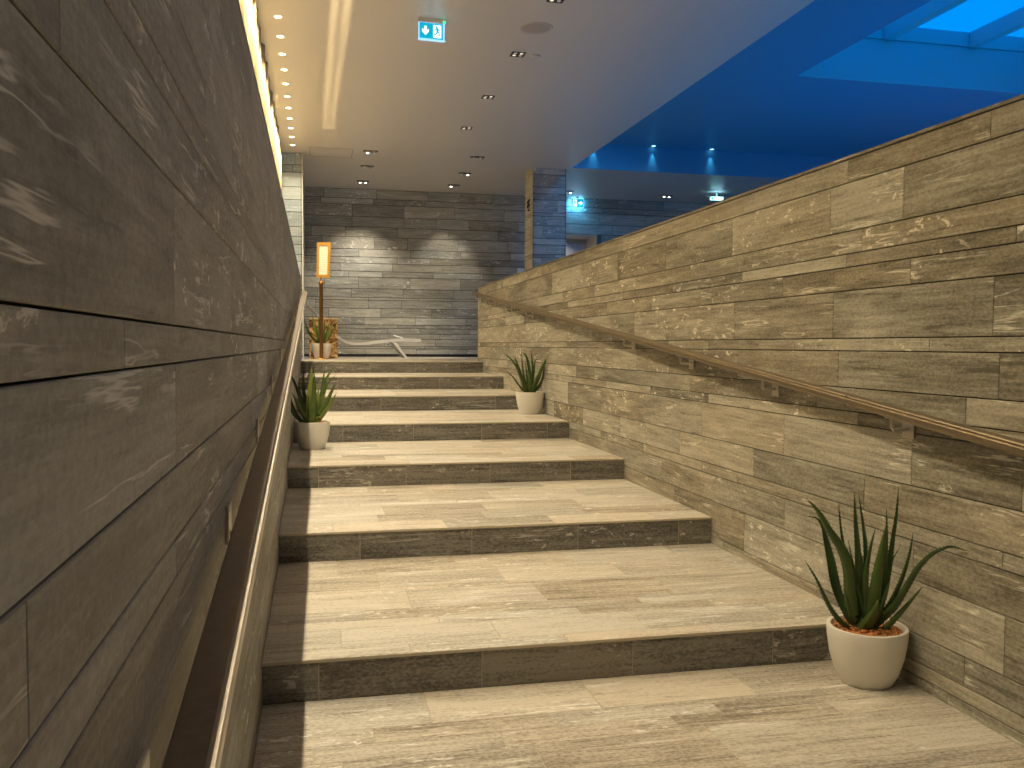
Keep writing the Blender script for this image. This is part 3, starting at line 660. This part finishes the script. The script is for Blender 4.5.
mid = [([(115,155),(170,205),(220,270),(255,350),(285,430),(310,490)],40,-.04,.22),([(130,300),(190,355),(240,425),(285,485)],20,-.05,.12),
 ([(205,190),(235,270),(262,360),(300,470)],46,0,.28),([(260,145),(268,240),(285,360),(315,480)],22,.05,.08),([(272,150),(305,190),(325,280),(335,380),(330,490)],44,.03,.15),
 ([(298,230),(305,330),(322,480)],30,-.02,.2),([(342,140),(352,220),(358,310),(350,400),(340,490)],36,.04,.15),([(400,208),(375,225),(368,320),(350,480)],20,.02,.1),
 ([(325,290),(332,380),(335,490)],54,-.06,.3),([(508,150),(465,220),(430,290),(395,380),(350,480)],46,-.04,.3),([(465,100),(462,200),(450,300),(435,390),(380,480)],24,.04,.1),
 ([(440,400),(410,450),(365,490)],20,.0,.1),([(290,400),(310,480)],30,-.05,.2),([(400,330),(380,400),(345,490)],36,-.05,.25)]
dm = (Vector((math.cos(.24), -math.sin(.24), 0)), Vector((math.sin(.24), math.cos(.24), 0)))
aloe((2.045, 8.43, -H+4*RISE), conv(mid, 335, 500), .00117, .140, .215, 'aloe in a white pot on a middle step against the right wall', dirs=dm)
left = [([(150,195),(180,260),(215,350),(250,440),(280,500)],40,.05,.12),([(145,240),(150,330),(175,420),(215,490),(260,510)],30,.03,.05),([(140,290),(145,370),(180,460),(240,508)],24,-.02,.08),
 ([(235,180),(232,270),(245,370),(270,480)],34,.06,.08),([(205,250),(215,340),(245,430),(275,500)],40,0,.2),([(285,150),(280,230),(270,320),(268,400),(275,495)],52,0,.75),
 ([(300,200),(298,300),(292,400),(288,500)],62,-.05,.4),([(360,175),(352,260),(335,360),(305,490)],34,.05,.3),([(435,170),(390,205),(360,270),(345,360),(310,490)],32,.02,.45),
 ([(432,255),(400,320),(365,400),(325,480)],44,-.03,.4),([(432,320),(400,380),(355,450),(310,505)],38,-.06,.6),([(430,215),(380,270),(350,350),(320,470)],26,.04,.5),([(325,260),(320,350),(305,490)],36,.03,.7),
 ([(170,320),(205,400),(250,480),(290,510)],46,-.06,.3),([(265,330),(272,410),(280,500)],44,-.06,.4)]
dlt = (Vector((1, 0, 0)), Vector((0, 1, 0)))
aloe((-.030, 7.10, -H+3*RISE), conv(left, 285, 515), .00128, .140, .215, 'aloe in a white pot on a step against the left wall', dirs=dlt)
back = [([(30,455),(45,510),(70,560),(105,600)],22,-.03,.2),([(75,425),(85,480),(100,540),(118,600)],24,0,.5),([(95,470),(105,540),(125,605)],20,-.05,.3),([(112,440),(118,520),(125,600)],26,.03,.3),
 ([(200,465),(185,510),(165,560),(140,600)],26,0,.6),([(175,480),(162,530),(140,595)],20,-.05,.4),([(215,490),(190,540),(150,600)],16,.03,.3),([(50,520),(80,570),(115,605)],16,-.05,.2),([(148,460),(145,530),(135,600)],22,.03,.4)]
aloe((.083, 13.93, UP), conv(back, 128, 612), .0026, .150, .235, 'aloe in a white pot on the top landing behind the sign post', teeth=False, dirs=dlt)

# ================================================================== LANDING OBJECTS
# sign stand
t = empty('sign_stand', (.075, 13.66, UP), 'brass post stand holding a framed white notice on the landing', 'sign stand')
mb = MB(); mb.lathe([(.01, 0), (.145, 0), (.15, .006), (.145, .014), (.05, .022), (.03, .03), (.01, .03)], (0, 0, 0), 40); mb.build('base', M_BRASS, t, True)
mb = MB(); mb.lathe([(.01, .028), (.028, .028), (.028, 1.10), (.036, 1.105), (.036, 1.15), (.028, 1.16), (.012, 1.17), (.01, 1.22)], (.008, 0, 0), 24); mb.build('pole', mat('dark_brass', (.42, .22, .07), .3, 1.0), t, True)
fr = empty('frame_holder', (0, 0, 0)); C.objects.unlink(fr); bpy.data.objects.remove(fr)
rot = Matrix.Rotation(math.radians(-14), 4, 'Z')
def fpt(u, v, n):
    q = rot@Vector((u, -n, 0)); return (.038+q.x+.03*v, q.y, 1.215+v)
mb = MB(); W, HH = .102, .53
for a in ([(-W, 0), (W, 0), (W, .05), (-W, .05)], [(-W, HH-.045), (W, HH-.045), (W, HH), (-W, HH)], [(-W, .05), (-W+.038, .05), (-W+.038, HH-.045), (-W, HH-.045)], [(W-.038, .05), (W, .05), (W, HH-.045), (W-.038, HH-.045)]): mb.prism(a, -.008, .012, fpt)
f = mb.build('frame', mat('gold_frame', (.85, .5, .12), .35, .6), t)
mb = MB(); mb.prism([(-W+.03, .045), (W-.03, .045), (W-.03, HH-.04), (-W+.03, HH-.04)], -.004, .004, fpt); sh = mb.build('sheet', mat('paper', (.9, .86, .74), .6), f)
mb = MB()
for i in range(12):
    v = .10+i*.033; l = .05 if i % 3 else .035
    mb.prism([(-l, v), (l, v), (l, v+.004), (-l, v+.004)], .004, .0046, fpt)
mb.build('print', mat('faint_print', (.6, .5, .35), .7), sh)
# carved wooden block
t = empty('wooden_stool', (.12, 14.38, UP), 'square block stool of mottled brown wood behind the sign post', 'stool')
bm = bmesh.new(); bmesh.ops.create_cube(bm, size=1); bmesh.ops.subdivide_edges(bm, edges=bm.edges[:], cuts=18, use_grid_fill=True)
rs = random.Random(3); from mathutils import noise as mn
for v in bm.verts:
    p = Vector((v.co.x*.43, v.co.y*.40, (v.co.z+.5)*.60)); d = mn.noise(p*14)*.010+mn.noise(p*34)*.005
    p += Vector((v.co.x, v.co.y, 0)).normalized()*d if (abs(v.co.x) > .01 or abs(v.co.y) > .01) else Vector((0, 0, 0)); v.co = p
me = bpy.data.meshes.new('block'); bm.to_mesh(me); bm.free()
ms = bpy.data.materials.new('mottled_wood'); ms.use_nodes = True; nt = ms.node_tree; b = nt.nodes['Principled BSDF']
tc = nt.nodes.new('ShaderNodeTexCoord'); n = nt.nodes.new('ShaderNodeTexNoise'); n.inputs['Scale'].default_value = 8; n.inputs['Detail'].default_value = 4; n.inputs['Distortion'].default_value = 1.8
nt.links.new(tc.outputs['Object'], n.inputs['Vector']); cr = nt.nodes.new('ShaderNodeValToRGB'); e = cr.color_ramp.elements
e[0].position = .40; e[0].color = (.10, .035, .008, 1); e[1].position = .62; e[1].color = (.72, .50, .24, 1); x = e.new(.5); x.color = (.38, .2, .06, 1)
nt.links.new(n.outputs['Fac'], cr.inputs[0]); nt.links.new(cr.outputs[0], b.inputs['Base Color']); b.inputs['Roughness'].default_value = .6
bp = nt.nodes.new('ShaderNodeBump'); bp.inputs['Strength'].default_value = .6; bp.inputs['Distance'].default_value = .01; nt.links.new(n.outputs['Fac'], bp.inputs['Height']); nt.links.new(bp.outputs[0], b.inputs['Normal'])
me.materials.append(ms); ob = bpy.data.objects.new('block', me); C.objects.link(ob); ob.parent = t
mb = MB(); mb.bbox_bevel((-.225, -.21, .60), (.225, .21, .632), .008); mb.build('seat_top', mat('pale_wood', (.55, .38, .2), .5, noise=.2, nscale=12), t)
# lounger
t = empty('lounger', (.8, 15.3, UP), 'white curved lounger on the landing in front of the back wall', 'lounger')
ML = mat('white_lounger', (.88, .87, .84), .4)
prof = [Vector(p) for p in ((-.14, 0, .66), (-.02, 0, .55), (.12, 0, .38), (.30, 0, .185), (.44, 0, .075), (.60, 0, .022), (.80, 0, .022), (1.0, 0, .048), (1.2, 0, .072), (1.45, 0, .085), (1.74, 0, .078))]
sp = catmull(prof, 60)
for yy in (-.29, .29):
    mb = MB(); vs = []; fs = []
    for i, p in enumerate(sp):
        tn = (sp[min(i+1, 60)]-sp[max(i-1, 0)]).normalized(); nn = Vector((-tn.z, 0, tn.x)); hh = .017 if i < 20 else .017+.010*min(1, (i-20)/25)
        for a, b_ in ((-1, -1), (1, -1), (1, 1), (-1, 1)): vs.append(Vector((p.x-.8, yy+a*.018, p.z-UP))+nn*b_*hh)
    for i in range(60):
        for k in range(4): k2 = (k+1) % 4; fs.append((i*4+k, i*4+k2, (i+1)*4+k2, (i+1)*4+k))
    fs += [(0, 1, 2, 3), (240, 241, 242, 243)]; mb.add(vs, fs); mb.build('side_rail', ML, t, True)
mb = MB(); vs = []; fs = []
for i, p in enumerate(sp):
    for yy in (-.272, .272):
        for dz in (-.006, .006): vs.append((p.x-.8, yy, p.z-UP+dz))
for i in range(60):
    a = i*4; b_ = a+4; fs += [(a, a+2, b_+2, b_), (a+1, b_+1, b_+3, a+3), (a, b_, b_+1, a+1), (a+2, a+3, b_+3, b_+2)]
mb.add(vs, fs+[(0, 1, 3, 2), (240, 242, 243, 241)]); mb.build('sling', mat('grey_sling', (.55, .54, .52), .7), t)
for yy in (-.29, .29):
    for (xa, za), (xb, zb) in (((1.29, .045), (1.49, UP)), ((.30, .14), (.20, UP))):
        mb = MB(); vs = []
        for (x, z, q) in ((xa, za, .032), (xb, zb, .022)):
            for a, b_ in ((-q, -.016), (q, -.016), (q, .016), (-q, .016)): vs.append((x-.8+a, yy+b_, z-UP))
        mb.add(vs, [(3,2,1,0),(4,5,6,7),(0,1,5,4),(1,2,6,5),(2,3,7,6),(3,0,4,7)]); mb.build('leg', ML, t)
mb = MB(); mb.tube([(.42, -.24, .225), (.42, .24, .225)], .012); mb.build('crossbar', M_STEEL, t, True)
mb = MB(); mb.tube([(.53, .33, .385), (.60, .335, .365), (.70, .335, .335)], .010); mb.tube([(.66, .335, .345), (.66, .31, .27)], .008); mb.build('armrest', ML, t, True)

# ================================================================== ADDED UNSEEN LIGHT
# lit pool basin beyond the right wall: unseen, added for blue light
PX0, PX1, PY0, PY1 = 4.6, 9.6, 1.5, 11.5
pl = empty('added_pool', (7.1, 6.5, UP), 'unseen blue lit pool beyond the right stair wall', 'added_pool')
mb = MB(); mb.box((PX0, PY0, UP+.001), (PX1, PY1, UP+.02)); move_under(mb.build('water', mat('added_pool_water', (.02, .25, .45), .08)), pl)
mb = MB()
for a, b in (((PX0-.12, PY0-.12), (PX0, PY1+.12)), ((PX1, PY0-.12), (PX1+.12, PY1+.12)), ((PX0, PY0-.12), (PX1, PY0)), ((PX0, PY1), (PX1, PY1+.12))): mb.box((a[0], a[1], UP+.001), (b[0], b[1], UP+.05))
move_under(mb.build('rim', M_PLASTER), pl)
l = area(pl, (0, 0, .03), PX1-PX0-.2, PY1-PY0-.2, P_BLUE, BLUE, (0, 0, 1)); l.data.name = 'added_blue_light'
# added unseen fill spots on the raised ceiling, aimed over the stair wall at the left wall
for i, y in enumerate((-1.6, .2, 2.0, 3.8, 5.6)):
    t = empty('added_fill_spot', (6.6 if y < 1.9 or y > 9 else 5.3, y, REC), 'added unseen fill spotlight in the raised ceiling aimed left, %s from the front' % ORD[i], 'ceiling light', 'added fill lights over the far hall')
    mb = MB(); mb.lathe([(.05, -.001), (.07, -.006), (.075, 0)], (0, 0, 0), 24); mb.build('trim_ring', M_STEEL, t, True)
    mb = MB(); mb.lathe([(.049, -.003), (.02, -.005), (.003, -.006)], (0, 0, 0), 24); mb.build('lens', M_DIM, t, True)
    spot(t, (-.02, 0, -.03), P_FILL, WARM, 42, .8, .05, (-6.6, 0, -2.5))
twin(4.53, YB+.28, 'unseen fill light added inside the door recess', (1, 1), (.25, .3, -1), 9, NEUT, 120)  # added lamp, out of sight, to brighten the recess
bpy.context.view_layer.update()
[o for o in bpy.data.objects if o.get('label') == 'unseen fill light added inside the door recess'][0].location.z = DZ-.02
# added light strips standing in for lamplight reflected off the handrail onto the ceiling
hr = [o for o in bpy.data.objects if o.name.startswith('handrail') and 'left stair wall' in o.get('label', '')][0]
for dx in (-.046, .046):
    l = bpy.data.lights.new('added_streak_light', 'AREA'); l.shape = 'RECTANGLE'; l.size = .02; l.size_y = 8.0; l.energy = P_UP; l.color = (1, .74, .36); l.spread = math.radians(2.6)
    o = bpy.data.objects.new('added_streak_light', l); C.objects.link(o); o.parent = hr
    zd = -Vector((.29+dx, 0, 2.35)).normalized()*-1
    Z = -zd; Y = Vector((0, 1, .105)); Y = (Y-Z*Y.dot(Z)).normalized(); X = Y.cross(Z)
    M = Matrix((X, Y, Z)).transposed().to_4x4(); M.translation = Vector((-.100, 7.9, -.552+.105*7.9+.006))-Vector(hr.location); o.matrix_local = M
for i, (x, y) in enumerate(((4.25, 8.6), (4.3, 10.2))):  # added blue spots, out of view, to tint the column and back wall
    t = empty('added_fill_spot', (x, y, REC), 'added unseen blue spotlight in the raised ceiling aimed at the back wall, %s from the front' % ORD[i], 'ceiling light', 'added blue lights of the far hall')
    mb = MB(); mb.lathe([(.05, -.001), (.07, -.006), (.075, 0)], (0, 0, 0), 24); mb.build('trim_ring', M_STEEL, t, True)
    mb = MB(); mb.lathe([(.049, -.003), (.02, -.005), (.003, -.006)], (0, 0, 0), 24); mb.build('lens', M_BLACK, t, True)
    spot(t, (0, 0, -.03), 110, (.06, .40, 1), 46, 1, .05, (.25, 5.6, -1.9))
